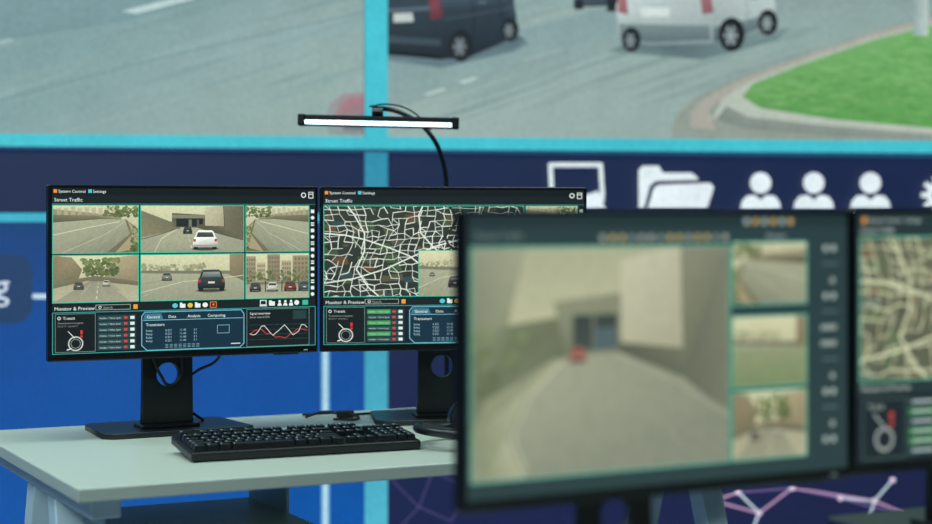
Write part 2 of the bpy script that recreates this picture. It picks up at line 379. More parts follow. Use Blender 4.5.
def ui_desktop(c, kind):
    TX = (220, 230, 224)
    c.rect(0, 0, 262, 162, (16, 26, 28)); c.up()
    c.rect(0, 0, 262, 7, (9, 15, 17)); c.rect(0, 121, 262, 162, (11, 24, 32)); c.up()
    c.rect(1.5, 1.6, 4.8, 5, (230, 140, 40)); c.text('System Control', 6, 4.8, 4, TX); c.rect(34, 1.5, 37.5, 5, (70, 190, 190)); c.text('Settings', 38.5, 4.8, 4, TX)
    c.text('Street Traffic', 2, 13.4, 5, TX); c.ring(249.5, 6, 2.2, .9, TX); c.frame(255, 3, 259.5, 9, .7, TX); c.line([(255, 5), (259.5, 5)], .8, TX)
    c.line([(0, 15.6), (262, 15.6)], .5, (60, 130, 120)); c.up()
    if kind == 'grid':
        cells = [(0.5, 17, 82, 64, v_curve), (84, 17, 187, 64, v_tunnel), (189, 17, 255, 64, lambda q: v_curve(q, True)),
                 (0.5, 66, 82, 112, v_wet), (84, 66, 187, 112, v_suv), (189, 66, 255, 112, v_city)]
    else:
        cells = [(0.5, 17, 200, 112, lambda q: v_map(q, .8, (214, 222, 208), n=(36, 20), seed=5)), (202, 17, 255, 64, v_curve), (202, 66, 255, 112, v_suv)]
    base = c.L; top = base
    for x0, y0, x1, y1, fn in cells:
        c.L = base; c.sub(x0, y0, x1, y1); fn(c); c.full(); top = max(top, c.L)
    c.L = top + 1
    if kind == 'map':
        c.sub(94, 64, 148, 112); v_suv(c); c.full(); c.up(); c.frame(94, 64, 148, 112, .8, (60, 180, 145))
    for x0, y0, x1, y1, fn in cells: c.frame(x0, y0, x1, y1, .9, (52, 178, 146))
    for k in range(14):
        y = 21 + k * 6.6; q = k % 3
        if q == 0: c.rect(257, y, 260.5, y + 3.6, TX)
        elif q == 1: c.ell(258.8, y + 1.8, 1.9, 1.9, TX)
        else: c.rect(257, y, 260.5, y + 1.2, TX); c.rect(257, y + 2.2, 260.5, y + 3.6, TX)
    c.text('Monitor & Preview', 2, 119.4, 4.9, TX); c.frame(41, 114.8, 74, 119.6, .6, (150, 160, 150)); c.ring(45, 117.2, 1.2, .5, TX); c.text('Search', 48, 118.6, 3.4, (150, 160, 150)); c.rect(77, 115, 81, 119.5, (230, 150, 50))
    for i, col in enumerate([(80, 190, 200), TX, (220, 190, 60), TX, (230, 230, 220)]):
        x = 115 + i * 7.5
        if i % 2: c.rect(x, 115.6, x + 5.4, 119.6, col); c.rect(x, 114.4, x + 2.4, 115.6, col)
        else: c.ell(x + 2.7, 117.2, 2.7, 2.4, col)
    c.frame(153, 114.4, 159, 119.8, .8, (220, 110, 60)); c.ell(156, 117, 1.2, 1.2, (220, 110, 60))
    c.frame(204, 114, 210, 118.6, .8, TX); c.rect(203, 119.2, 211, 120, TX); c.rect(213, 115.4, 219, 119.6, TX); c.rect(213, 114.2, 216, 115.4, TX)
    for i in range(3): c.ell(224 + i * 6, 115.4, 1.3, 1.3, TX); c.poly([(221.6 + i * 6, 120), (222.6 + i * 6, 117), (225.4 + i * 6, 117), (226.4 + i * 6, 120)], TX)
    c.ell(242, 117, 2.6, 2.6, TX); c.rect(248, 114.6, 254, 119.6, (60, 180, 145)); c.up()
    c.rect(3, 123, 40.5, 160, (10, 16, 18)); c.rect(42, 124, 80, 160, (16, 36, 40)); c.up()
    c.frame(3, 123, 40.5, 160, .5, (110, 135, 126)); c.ring(6.5, 127, 1.3, .6, TX); c.text('Transit', 10, 128.4, 4, TX); c.text('Transmission in progress', 5, 132.6, 2.4, (150, 160, 156)); c.text('00:22:17  channel 4', 5, 135.6, 2.4, (130, 140, 136))
    c.ring(22, 152, 6.6, 1.2, (190, 196, 190)); c.ring(22, 152, 4.4, .5, (150, 156, 150)); c.line([(14, 158), (18, 156.5)], 1, TX); c.line([(15, 140), (21, 146.5)], .6, TX); c.rect(26.5, 139, 28.6, 143, (200, 50, 50)); c.rect(26.5, 144, 28.6, 146, (200, 50, 50))
    for i in range(6):
        y = 125.5 + i * 5.8; c.rect(43, y, 79, y + 4.6, (34, 66, 70)); c.up()
        if kind == 'map' and i in (0, 2, 4): c.rect(43, y, 66, y + 4.6, (60, 150, 80)); c.up()
        c.text('Holder / Value layer', 44.5, y + 3.2, 2.5, (190, 204, 198)); c.rect(68, y + 1.2, 71, y + 3.4, (210, 60, 50)); c.rect(74, y + .8, 78, y + 3.8, TX)
    oc = [(88, 123), (184, 123), (187, 127), (187, 157), (183, 161), (90, 161), (85, 156), (85, 127)]
    c.poly(oc, (13, 42, 58)); c.up(); c.line(oc, .9, (110, 176, 196), True)
    c.poly([(88, 124.5), (104, 124.5), (106, 130.5), (86.5, 130.5)], (56, 112, 130)); c.up()
    for t, x in (('General', 90), ('Data', 111), ('Analysis', 130), ('Computing', 150)): c.text(t, x, 129.3, 4, TX)
    c.line([(86.5, 131.2), (186, 131.2)], .6, (120, 184, 200)); c.text('Transistors', 89, 137, 4, TX)
    for i in range(4):
        for x, w in ((89, 'Relay'), (108, '0.221'), (122, '11.40'), (136, '3.1')): c.text(w, x, 142.6 + i * 3.4, 3, (150, 190, 200))
    for k in range(24):
        x = 108 + (k % 8) * 4.4; y = 155.6 + (k // 8) * 1.4; c.rect(x, y, x + 3, y + .6, (110, 150, 160))
    c.frame(160, 138, 172, 146, .6, (120, 160, 170)); c.line([(174, 157), (183, 157)], 1, (200, 210, 200))
    c.rect(190, 123, 255, 161, (12, 22, 24)); c.up(); c.frame(190, 123, 255, 161, .5, (110, 135, 126))
    c.text('Signal overview', 193, 128.4, 3.4, TX); c.text('Error rate 0.22%', 193, 132, 3, (170, 180, 170)); c.rect(238, 125, 252, 134, (34, 58, 58))
    for i in range(4): c.line([(193, 139 + i * 5), (253, 139 + i * 5)], .25, (70, 90, 86))
    c.up()
    w1 = [(193 + i * 3, 145 + 4 * math.sin(i * .9 + .5) + random.uniform(-2, 2)) for i in range(21)]
    w2 = [(193 + i * 3, 149 - 4 * math.sin(i * .45) + random.uniform(-1.6, 1.6)) for i in range(21)]
    c.line(w1, .6, (220, 226, 220)); c.line(w2, .6, (210, 60, 60)); c.up()
    c.frame(.4, 121.6, 261.6, 161.6, .7, (50, 160, 150))

def ui_player(c):
    TX = (156, 174, 168)
    c.rect(0, 0, 523, 303, (42, 62, 64)); c.up(); c.rect(0, 0, 523, 14, (35, 52, 54)); c.up()  # blacks lifted in the UI colours to paint in screen glow haze
    for i in range(6): c.rect(368 + i * 13, 4, 375 + i * 13, 11, (190, 160, 100) if i % 2 else TX)
    c.text('Street Traffic', 10, 26, 11, (110, 126, 122))
    for i in range(14): c.rect(168 + i * 13, 22, 175 + i * 13, 29, random.choice([(150, 160, 150), (172, 164, 114), (120, 140, 136)]))
    c.text('Monitor', 400, 28, 9, TX)
    base = c.L; top = base
    for x0, y0, x1, y1, fn in ((4, 35, 346, 284, v_player), (350, 32, 460, 104, lambda q: v_curve(q, True)),
                               (350, 118, 460, 200, v_suv), (350, 205, 460, 284, v_wet)):
        c.L = base; c.sub(x0, y0, x1, y1); fn(c); c.full(); top = max(top, c.L)
    c.sub(350, 118, 460, 200); c.L = top + 1
    c.rect(0, .45, 1, 1, (140, 150, 114), (118, 136, 94)); c.full(); c.up()
    for b in ((4, 35, 346, 284), (350, 32, 460, 104), (350, 118, 460, 200), (350, 205, 460, 284)): c.frame(*b, 1.8, (90, 176, 150))
    for k in range(13):
        y = 36 + k * 19
        if k in (5, 6): c.rect(482, y, 506, y + 6, (140, 154, 148))
        elif k % 3 == 0: c.rect(486, y, 493, y + 7, TX); c.rect(498, y, 505, y + 7, TX)
        elif k % 3 == 1: c.rect(484, y + 2, 508, y + 4, (92, 112, 110))
        else: c.ell(500, y + 4, 4, 4, (140, 154, 148))

def ui_map2(c):
    TX = (176, 190, 182)
    c.rect(0, 0, 523, 303, (38, 54, 56)); c.up()
    c.rect(8, 5, 15, 12, (220, 150, 70)); c.text('System Control   Settings', 18, 11, 8, TX); c.text('Street Traffic', 6, 24, 10, TX); c.up()
    c.sub(4, 29, 400, 204); v_map(c, 1.9, (204, 208, 170), (100, 104, 82), (92, 96, 78), (28, 15), 1.9, [(116, 100, 76), (92, 112, 78), (88, 104, 94), (116, 118, 92), (84, 88, 70)], 9); c.full()
    c.sub(404, 29, 515, 204); v_suv(c); c.full(); c.frame(4, 29, 400, 204, 2, (84, 170, 142))
    c.text('Monitor & Preview', 6, 216, 10, TX); c.rect(0, 221, 523, 303, (26, 38, 44)); c.up()
    c.frame(8, 226, 76, 298, 1, (90, 110, 100)); c.ring(42, 275, 13, 4, (150, 160, 154)); c.line([(26, 244), (40, 258)], 2, TX); c.rect(50, 242, 56, 252, (180, 66, 60)); c.rect(50, 255, 56, 260, (180, 66, 60))
    c.text('Transit', 16, 238, 9, TX)
    for i in range(6):
        y = 227 + i * 12; c.rect(80, y, 160, y + 9, (50, 124, 76) if i in (1, 3, 4) else (50, 76, 80)); c.up(); c.rect(86, y + 3, 120, y + 6, TX); c.rect(134, y + 2, 140, y + 7, (200, 70, 60))
    c.frame(170, 227, 380, 300, 1.5, (110, 160, 176)); c.text('General   Data   Analysis', 178, 240, 10, TX)
    for i in range(5): c.rect(180, 250 + i * 9, 300, 253 + i * 9, (130, 160, 168))

# ------------------------------------------------------------------ materials
M_black = mat('monitor_black_plastic', (15, 18, 21), .26, 0, .15, 80)
M_stand = mat('stand_black_plastic', (20, 26, 29), .34, 0, .2, 60)
M_key = mat('keycap_plastic', (20, 23, 25), .32, 0, .15, 60)
M_kb = mat('keyboard_body_plastic', (12, 14, 16), .38, 0, .1, 60)
M_leg = mat('key_legend_print_glow', (170, 180, 180), .6, emit=(120, 130, 130), estr=.25)  # printed legends given a faint added glow; power LED shares it
M_desk = mat('desk_laminate', (188, 196, 180), .34, 0, .03, 25, .04)
M_frame = mat('white_powder_coated_steel', (206, 226, 230), .4, 0, .04, 60)
M_rub = mat('cable_rubber', (14, 14, 16), .5, 0, .1, 90)
M_foam = mat('ear_cushion', (22, 22, 24), .7, 0, .2, 120, .3)
M_led = mat('led_diffuser', (205, 242, 255), .4, emit=(205, 242, 255), estr=3.4)
M_wall = mat('painted_wall', (38, 48, 78), .8, 0, .06, 12, .1)
M_floor = mat('vinyl_floor', (120, 130, 142), .6, 0, .1, 60, .1)
M_ceil = mat('ceiling_paint', (160, 170, 176), .9, 0, .05, 20)
M_panel = mat('ceiling_panel_diffuser', (240, 245, 255), .5, emit=(220, 236, 255), estr=1.5)
M_trim = mat('trim_grey', (70, 78, 92), .5, 0, .05, 40)
M_scr = display_mat('lcd_display', 1.14, ((900, .22), (140, .10)))
M_scr2 = display_mat('lcd_display_near', 1.04, ((60, .06), (300, .10)))
M_led_wall = display_mat('led_video_wall', 1.0, ((70, .11), (9, .06), (1.6, .07)), 60, .045)

# ------------------------------------------------------------------ room (rotated a little to the camera)
O = Vector((-1.278, 4.8, 0)); YAW = math.atan2(.166, .986)
RM = Matrix.Translation(O) @ Matrix.Rotation(YAW, 4, 'Z')
def room_box(name, x0, x1, y0, y1, z0, z1, m):
    v, f = boxgeo(x0, x1, y0, y1, z0, z1)
    o = mesh_obj(name, v, f, m); o.matrix_world = RM; return o
X0, X1, Y0, Y1, HT = -2.6, 5.4, -8.5, 0.06, 2.9
room_box('floor', X0 - .1, X1 + .1, Y0 - .1, Y1 + .1, -.1, 0, M_floor)
room_box('ceiling', X0 - .1, X1 + .1, Y0 - .1, Y1 + .1, HT, HT + .1, M_ceil)
room_box('wall_back', X0, X1, Y1, Y1 + .1, 0, HT, M_wall)
room_box('wall_front', X0, X1, Y0 - .1, Y0, 0, HT, M_wall)
room_box('wall_left', X0 - .1, X0, Y0, Y1, 0, HT, M_wall)
room_box('wall_right', X1, X1 + .1, Y0, Y1, 0, HT, M_wall)
room_box('baseboard_left', X0, X0 + .015, Y0, Y1 - .07, 0, .09, M_trim)
room_box('baseboard_right', X1 - .015, X1, Y0, Y1 - .07, 0, .09, M_trim)

# ------------------------------------------------------------------ video wall
vw = empty('video_wall', O, (0, 0, YAW))
ART_L, ART_R, ART_T, ART_B = -1.4, 4.3, 2.55, .1
box('cabinet', ART_L - .02, ART_R + .02, .003, .06, ART_B - .1, ART_T + .02, M_black, vw)
def wall_uz(x, y):
    a = (x - 466) / 1750.0
    u = (a * 4.8 + 1.278) / (.986 - .166 * a)
    return u, 1.17 - (y - 215) / 1750.0 * (4.8 + .166 * u)
c = Canvas()
CY = (66, 192, 206)
XL, XR, YT, YB = -420, 1290, -230, 600
c.rect(XL, YT, XR, YB, (24, 36, 72)); c.up()
def bandy(x): return 134 + 7 * x / 932.0
c.poly([(XL, YT), (364, YT), (364, bandy(364)), (0, bandy(0)), (XL, bandy(XL))], [(98, 138, 146), (116, 148, 152), (152, 174, 168), (130, 160, 160), (126, 158, 158)])
c.poly([(387, YT), (XR, YT), (XR, bandy(XR)), (932, bandy(932)), (387, bandy(387))], [(120, 152, 156), (116, 146, 150), (142, 162, 154), (148, 168, 160), (152, 174, 170)])
c.up()
c.clip = (XL, YT, 364, bandy(0) + 1)
def asphalt(n, x0, x1, y0, y1, slope, tone0, tone1, wmin, wmax, lmin, lmax):
    for i in range(n):
        x = random.uniform(x0, x1); y = random.uniform(y0, y1); l = random.uniform(lmin, lmax)
        k = (y - y0) / (y1 - y0); kx = (x - x0) / (x1 - x0)
        t = [tone0[j] + (tone1[j] - tone0[j]) * (.6 * k + .4 * kx) + 0 for j in range(3)]
        d = random.uniform(-6, 6); t = tuple(v + d for v in t); w = random.uniform(wmin, wmax)
        c.poly([(x, y), (x + l * .5, y + slope * l * .5 - w), (x + l, y + slope * l), (x + l * .5, y + slope * l * .5 + w)], t)
        if i % 30 == 29: c.up()
    c.up()
asphalt(150, XL - 100, 330, YT, 132, -.3, (106, 142, 147), (140, 166, 164), 1.5, 7, 60, 260)
c.poly([(XL, 52), (200, -44), (364, -70), (364, -40), (120, 22), (XL, 110)], [(122, 154, 157), (122, 154, 157), (127, 156, 159), (121, 152, 155), (115, 148, 151), (111, 144, 149)]); c.up()
c.poly([(122, 11), (186, -5), (196, -1), (136, 14)], (182, 204, 204)); c.poly([(-60, 56), (10, 38), (14, 41), (-60, 60)], (154, 180, 180))
c.line([(0, 100), (150, 60), (364, 12)], 1.2, (114, 142, 144)); c.line([(60, 134), (364, 44)], 1, (150, 172, 170)); c.up()
c.poly([(324, 122), (330, 104), (342, 94), (364, 92), (364, 136), (330, 136)], [(140, 160, 158), (148, 146, 148), (154, 140, 144), (156, 136, 140), (136, 140, 142), (134, 152, 152)]); c.up()
c.poly([(334, 118), (340, 104), (350, 98), (364, 97), (364, 112)], [(156, 134, 138), (162, 126, 132), (166, 116, 124), (166, 116, 124), (146, 118, 124)]); c.poly([(338, 119), (364, 114), (364, 130), (344, 130)], (108, 118, 122)); c.up()
c.clip = (387, YT, XR, 200)
asphalt(150, 380, XR - 60, YT, 138, -.33, (122, 150, 152), (146, 166, 160), 1.2, 5, 50, 220)
c.poly([(387, 60), (560, 20), (700, -20), (900, -60), (XR, -80), (XR, -20), (800, 10), (560, 60), (387, 110)], [(129, 156, 158), (131, 156, 158), (133, 158, 158), (129, 154, 156), (129, 154, 156), (136, 158, 157), (138, 160, 158), (140, 162, 159), (138, 162, 160)]); c.up()
c.poly([(670, 140), (674, 118), (696, 96), (735, 78), (800, 56), (880, 29), (932, 14), (XR, -34), (XR, 145), (932, 143), (800, 142)], [(144, 160, 150), (142, 154, 144), (144, 154, 144), (146, 156, 146), (148, 158, 148), (146, 158, 148), (146, 158, 148), (146, 158, 148), (146, 152, 140), (146, 152, 140), (146, 154, 142)]); c.up()
c.poly([(690, 128), (690, 112), (706, 97), (740, 80), (800, 58), (870, 34), (932, 18), (XR, -26), (XR, -20), (870, 39), (790, 68), (730, 92), (708, 110), (716, 130)], (168, 166, 156)); c.up()
c.poly([(712, 118), (722, 98), (748, 82), (800, 62), (870, 38), (932, 22), (XR, -20), (XR, 142), (932, 139), (820, 132), (740, 127)],
       [(172, 184, 170), (180, 192, 178), (174, 186, 172), (170, 184, 170), (170, 184, 168), (170, 184, 168), (170, 184, 168), (174, 184, 172), (176, 186, 174), (180, 190, 178), (176, 186, 174)]); c.up()
c.poly([(716, 119), (740, 128), (820, 135), (932, 141), (932, 134), (820, 125), (748, 117), (726, 106)], [(120, 134, 128), (126, 140, 132), (134, 146, 138), (134, 146, 138), (144, 154, 146), (142, 154, 144), (140, 150, 140), (134, 146, 136)]); c.up()
c.poly([(742, 97), (752, 84), (800, 65), (870, 41), (932, 25), (XR, -10), (XR, 138), (932, 128), (830, 119), (760, 108)],
       [(106, 158, 92), (110, 166, 98), (112, 168, 100), (114, 170, 104), (120, 174, 108), (120, 174, 108), (96, 156, 86), (92, 158, 82), (90, 156, 80), (94, 154, 82)]); c.up()
gr = 0
for _ in range(1500):
    y = random.uniform(26, 126); x = random.uniform(745, XR)
    lo = 742 + max(0, (92 - y)) * 2.9
    if x < lo + 8 or y > 103 + (x - 742) * .125: continue
    f = (y - 26) / 100; b = random.choice([(92, 154, 82), (114, 172, 100), (102, 162, 90), (120, 174, 108)])
    w = random.uniform(4, 12); h = random.uniform(.8, 2.4)
    c.poly([(x - w, y), (x, y - h), (x + w, y + random.uniform(-.5, .5)), (x, y + h)], tuple(v * (1.04 - .08 * f) for v in b)); gr += 1
    if gr % 60 == 0: c.up()
c.up(); c.poly([(913, -200), (926, -200), (927, 36), (912, 36)], [(144, 166, 164), (184, 202, 196), (184, 202, 196), (144, 166, 164)]); c.up()
for p in ([(423, 94), (443, 88), (446, 90), (427, 96)], [(458, 82), (474, 77), (478, 79), (462, 84)], [(520, 60), (560, 48), (563, 50), (524, 62)], [(530, 20), (600, 2), (603, 4), (534, 23)], [(560, 100), (690, 58), (692, 60), (564, 102)]):
    c.poly(p, (178, 198, 192) if p[0][0] < 500 else (150, 170, 166))
c.up()
def wheel(x, y, r, rim):
    c.ell(x + 1, y - 1, r * .9, r * 1.18, (18, 24, 28), 22); c.up()
    c.ell(x, y, r * .74, r, (28, 32, 36), 22); c.up(); c.ell(x, y, r * .5, r * .7, tuple(v * .55 for v in rim), 18); c.up()
    for k in range(6):
        a = k * math.pi / 3; c.line([(x, y), (x + r * .46 * math.cos(a), y + r * .66 * math.sin(a))], 2, rim)
    c.up(); c.ell(x, y, r * .14, r * .2, rim, 10); c.up()
# dark hatchback
c.poly([(372, 58), (440, 68), (512, 52), (528, 44), (520, 36), (400, 42)], [(104, 130, 134), (92, 116, 122), (94, 118, 124), (112, 136, 140), (76, 94, 102), (66, 84, 92)]); c.up()
c.poly([(330, 46), (334, 4), (348, -26), (370, -48), (405, -56), (440, -56), (466, -50), (486, -38), (502, -16), (512, -2), (516, 16), (515, 34), (500, 44), (470, 57), (440, 60), (387, 54)],
       [(30, 42, 52), (44, 60, 72), (50, 68, 80), (60, 78, 90), (66, 84, 96), (66, 84, 96), (60, 76, 90), (52, 68, 80), (58, 76, 88), (64, 82, 94), (50, 66, 78), (34, 46, 56), (26, 36, 44), (24, 34, 42), (24, 32, 40), (26, 36, 44)]); c.up()
c.poly([(350, -6), (374, -38), (428, -42), (432, -6)], [(24, 34, 42), (52, 68, 78), (60, 76, 86), (28, 38, 46)]); c.poly([(442, -6), (440, -44), (462, -42), (480, -34), (498, -10)], [(26, 36, 44), (56, 72, 82), (50, 66, 76), (44, 58, 68), (28, 38, 46)])
c.poly([(436, -2), (512, -6), (514, 4), (440, 12)], [(66, 84, 98), (58, 74, 86), (44, 58, 70), (40, 54, 66)])
c.poly([(387, 9), (436, 6), (437, 10), (387, 13)], (84, 102, 114)); c.poly([(393, 14), (412, 13), (413, 22), (393, 23)], (190, 202, 198)); c.poly([(428, 1), (439, -2), (443, 6), (442, 18), (430, 21)], [(130, 62, 70), (144, 66, 74), (126, 58, 64), (92, 46, 54), (92, 46, 54)])
c.poly([(387, 36), (440, 40), (440, 46), (387, 43)], (58, 74, 84)); c.poly([(387, 50), (440, 56), (440, 60), (387, 55)], (14, 20, 26)); c.up()
c.line([(470, -6), (474, 20), (472, 40)], .9, (20, 28, 34)); c.line([(498, -8), (501, 20)], .9, (20, 28, 34)); c.line([(444, 20), (512, 8)], .8, (74, 92, 104)); c.rect(478, 2, 486, 4, (90, 108, 118)); c.up()
wheel(459, 47, 13.5, (120, 134, 140)); wheel(508, 31, 10, (112, 126, 132))
c.poly([(572, 8), (574, -12), (582, -26), (608, -26), (616, -10), (617, 6)], [(60, 72, 80), (76, 90, 98), (84, 98, 106), (84, 98, 106), (74, 86, 94), (50, 60, 68)]); c.up(); c.rect(606, -4, 615, 12, (26, 30, 36)); c.rect(574, 0, 582, 10, (26, 30, 36)); c.up()
# white suv
c.poly([(606, 52), (700, 60), (776, 40), (790, 28), (640, 38)], [(112, 136, 136), (98, 122, 124), (100, 124, 126), (124, 146, 146), (76, 94, 100)]); c.up()
c.poly([(617, 42), (615, 8), (619, -14), (628, -38), (642, -52), (716, -58), (738, -46), (756, -26), (768, -12), (774, 4), (773, 22), (760, 30), (742, 36), (712, 44), (650, 46)],
       [(134, 150, 152), (190, 206, 204), (200, 214, 212), (208, 222, 218), (214, 226, 222), (216, 228, 224), (208, 222, 218), (200, 214, 212), (194, 208, 206), (182, 198, 196), (144, 160, 160), (130, 148, 150), (126, 144, 146), (132, 150, 152), (124, 142, 144)]); c.up()
c.poly([(628, -14), (642, -44), (690, -47), (695, -12)], [(66, 86, 94), (90, 112, 120), (90, 112, 120), (62, 80, 88)]); c.poly([(706, -14), (704, -46), (728, -40), (742, -28), (756, -12)], [(60, 74, 82), (92, 106, 112), (88, 102, 108), (76, 90, 96), (62, 76, 82)])
c.poly([(618, 24), (708, 26), (709, 40), (650, 43), (620, 39)], [(122, 142, 144), (118, 138, 140), (94, 112, 116), (90, 108, 112), (98, 116, 120)]); c.poly([(640, 8), (668, 8), (668, 17), (640, 17)], (210, 222, 218)); c.poly([(616, -6), (625, -5), (627, 15), (617, 13)], [(164, 116, 120), (156, 104, 108), (138, 90, 94), (140, 94, 98)]); c.poly([(698, -8), (709, -10), (712, 13), (701, 15)], [(164, 116, 120), (164, 116, 120), (130, 86, 92), (140, 94, 98)])
c.poly([(712, 28), (772, 14), (773, 22), (742, 35), (712, 43)], [(104, 122, 124), (114, 132, 134), (90, 108, 112), (80, 98, 102), (80, 98, 102)]); c.up()
c.line([(627, 4), (698, 4)], 1, (164, 180, 180)); c.line([(627, 21), (700, 22)], 1.2, (164, 180, 178)); c.line([(742, -24), (746, 10), (744, 24)], .9, (134, 152, 152)); c.line([(712, 4), (772, -4)], 1, (170, 186, 184)); c.rect(748, -2, 757, 0, (134, 152, 152)); c.up()
wheel(629, 41, 10.5, (126, 140, 144)); wheel(729, 36, 14.5, (150, 166, 168)); wheel(765, 24, 11, (144, 160, 162))
c.clip = None
c.L += 1
def band(x0, x1, t0, t1, col): c.poly([(x0, t0 + 7 * x0 / 932), (x1, t0 + 7 * x1 / 932), (x1, t1 + 9 * x1 / 932), (x0, t1 + 9 * x0 / 932)], col)
c.poly([(XL, 222), (364, 222), (364, 330), (364, YB), (XL, YB), (XL, 330)], [(18, 62, 118), (20, 60, 116), (10, 74, 152), (6, 86, 168), (6, 82, 164), (12, 74, 150)])
c.poly([(387, 222), (932, 218), (XR, 216), (XR, YB), (387, YB)], [(24, 36, 76), (24, 36, 74), (24, 36, 74), (30, 30, 62), (25, 32, 72)]); c.up()
c.rect(364, YT, 387, 140, (72, 196, 210), (66, 190, 206)); c.rect(364, 150, 387, YB, (44, 142, 172), (84, 184, 206))
band(XL, XR, 134, 147, CY); c.up()
band(XL, XR, 146.3, 149, (32, 76, 110)); c.poly([(XL, 213), (52, 213), (364, 213.6), (364, 222), (52, 222), (XL, 222)], (62, 178, 202))
c.rect(320.5, 225, 329, YB, (100, 166, 206)); c.up(); c.rect(322.5, 225, 327, YB, (180, 220, 236))
c.line([(33, 296), (60, 296)], 5, (190, 220, 236)); c.up()
bx = [(-180, 262), (-172, 254), (18, 254), (28, 258), (33, 268), (33, 308), (28, 318), (18, 323), (-172, 323), (-180, 314)]
c.poly(bx, (32, 62, 102)); c.up(2); c.text('g', -6, 298, 38, (210, 226, 242)); c.text('Trackin', -128, 298, 38, (210, 226, 242)); c.up()
WH = (226, 240, 244)
c.line([(551, 204), (549, 165), (599, 165), (601, 196)], 4.4, WH); c.poly([(540, 203), (604, 201), (596, 191), (604, 209), (538, 211)], WH)
c.poly([(637, 209), (637, 170), (641, 166), (657, 166), (661, 173), (690, 173), (696, 178), (696, 180), (654, 181), (648, 186), (642, 209)], WH)
c.poly([(646, 209), (652, 188), (657, 185), (708, 183), (712, 187), (705, 209)], WH)
for x in (758.5, 811.5, 868):
    c.ell(x, 183, 10.5, 10.5, WH, 24)
    c.poly([(x - 20, 210), (x - 19, 202), (x - 14, 196), (x - 6, 195), (x, 200), (x + 6, 195), (x + 14, 196), (x + 19, 202), (x + 20, 210)], WH)
c.ring(938, 195, 11, 6, WH)
for k in range(10):
    a = k * .628; c.line([(938 + 12 * math.cos(a), 195 + 12 * math.sin(a)), (938 + 18 * math.cos(a), 195 + 18 * math.sin(a))], 5, WH)
for x in (1010, 1060):
    c.frame(x, 170, x + 34, 206, 4, WH); c.line([(x + 6, 198), (x + 14, 184), (x + 22, 192), (x + 30, 176)], 3, WH)
c.up()
N = [(690, 540), (712, 500), (736, 491), (757, 512), (790, 487), (838, 497), (872, 500), (890, 479), (914, 518), (945, 500), (990, 520), (1040, 486), (1100, 515), (744, 545), (800, 560), (860, 540), (1180, 490)]
E = [(0, 1, 0), (1, 2, 0), (2, 3, 1), (1, 3, 0), (3, 4, 0), (4, 5, 2), (5, 6, 1), (6, 7, 1), (6, 8, 0), (5, 8, 2), (8, 9, 1), (9, 10, 0), (10, 11, 1), (11, 12, 0), (3, 13, 1), (13, 14, 0), (14, 15, 2), (15, 6, 1), (15, 8, 0), (12, 16, 1), (2, 4, 2), (4, 6, 0)]
pal = [(196, 156, 196), (206, 228, 238), (110, 92, 150)]
for a, b, k in E: c.line([N[a], N[b]], 2, pal[k])
c.up()
for p in N: c.ell(p[0], p[1], 3.0, 3.0, (220, 206, 228), 12)
N2 = [(392, 480), (404, 452), (432, 470), (418, 506), (450, 520), (470, 488), (395, 530), (445, 440), (500, 460)]
for a, b in ((0, 1), (1, 2), (2, 3), (3, 0), (3, 4), (4, 5), (2, 5), (3, 6), (1, 7), (7, 2), (7, 8), (5, 8)): c.line([N2[a], N2[b]], 1, (84, 76, 128))
def wmap(x, y, L):
    u, z = wall_uz(x, y); return (u, -L * .0002, z)
art = c.build('artwork', wmap, M_led_wall, vw)

# ------------------------------------------------------------------ desks
def desk(corner, yaw, w, d, shelf):
    e = empty('desk', (corner[0], corner[1], 0), (0, 0, yaw))
    box('tabletop', 0, w, 0, d, .728, .75, M_desk, e, .0025)
    geos = []
    for x in (.035, w - .085):
        geos.append(boxgeo(x, x + .05, .06, d - .06, .69, .728))
        geos.append(boxgeo(x, x + .05, .06, d - .06, .0, .03))
        for ya, yb in ((.30, .08), (d - .35, d - .13)):
            v = [(x, yb, .03), (x + .05, yb, .03), (x + .05, yb + .05, .03), (x, yb + .05, .03), (x, ya, .69), (x + .05, ya, .69), (x + .05, ya + .05, .69), (x, ya + .05, .69)]
            geos.append((v, [(3, 2, 1, 0), (4, 5, 6, 7), (0, 1, 5, 4), (1, 2, 6, 5), (2, 3, 7, 6), (3, 0, 4, 7)]))
    geos.append(boxgeo(.085, w - .085, d - .16, d - .12, .69, .728))
    multi('steel_frame', geos, M_frame, e, .003)
    if shelf:
        box('under_shelf', .12, .46, .05, .50, .615, .633, M_desk, e, .002)
        multi('shelf_bracket', [boxgeo(.12, .126, .30, .50, .633, .728), boxgeo(.454, .46, .30, .50, .633, .728)], M_frame, e)
    return e
DY = math.atan2(.449, .8935)
desk((-.595, 2.682), DY, 1.42, .80, True)
per2 = Vector((-math.sin(DY), math.cos(DY)))
c0 = Vector((-.17, 1.97)) - per2 * .8
desk((c0.x, c0.y), DY, 1.5, .80, False)

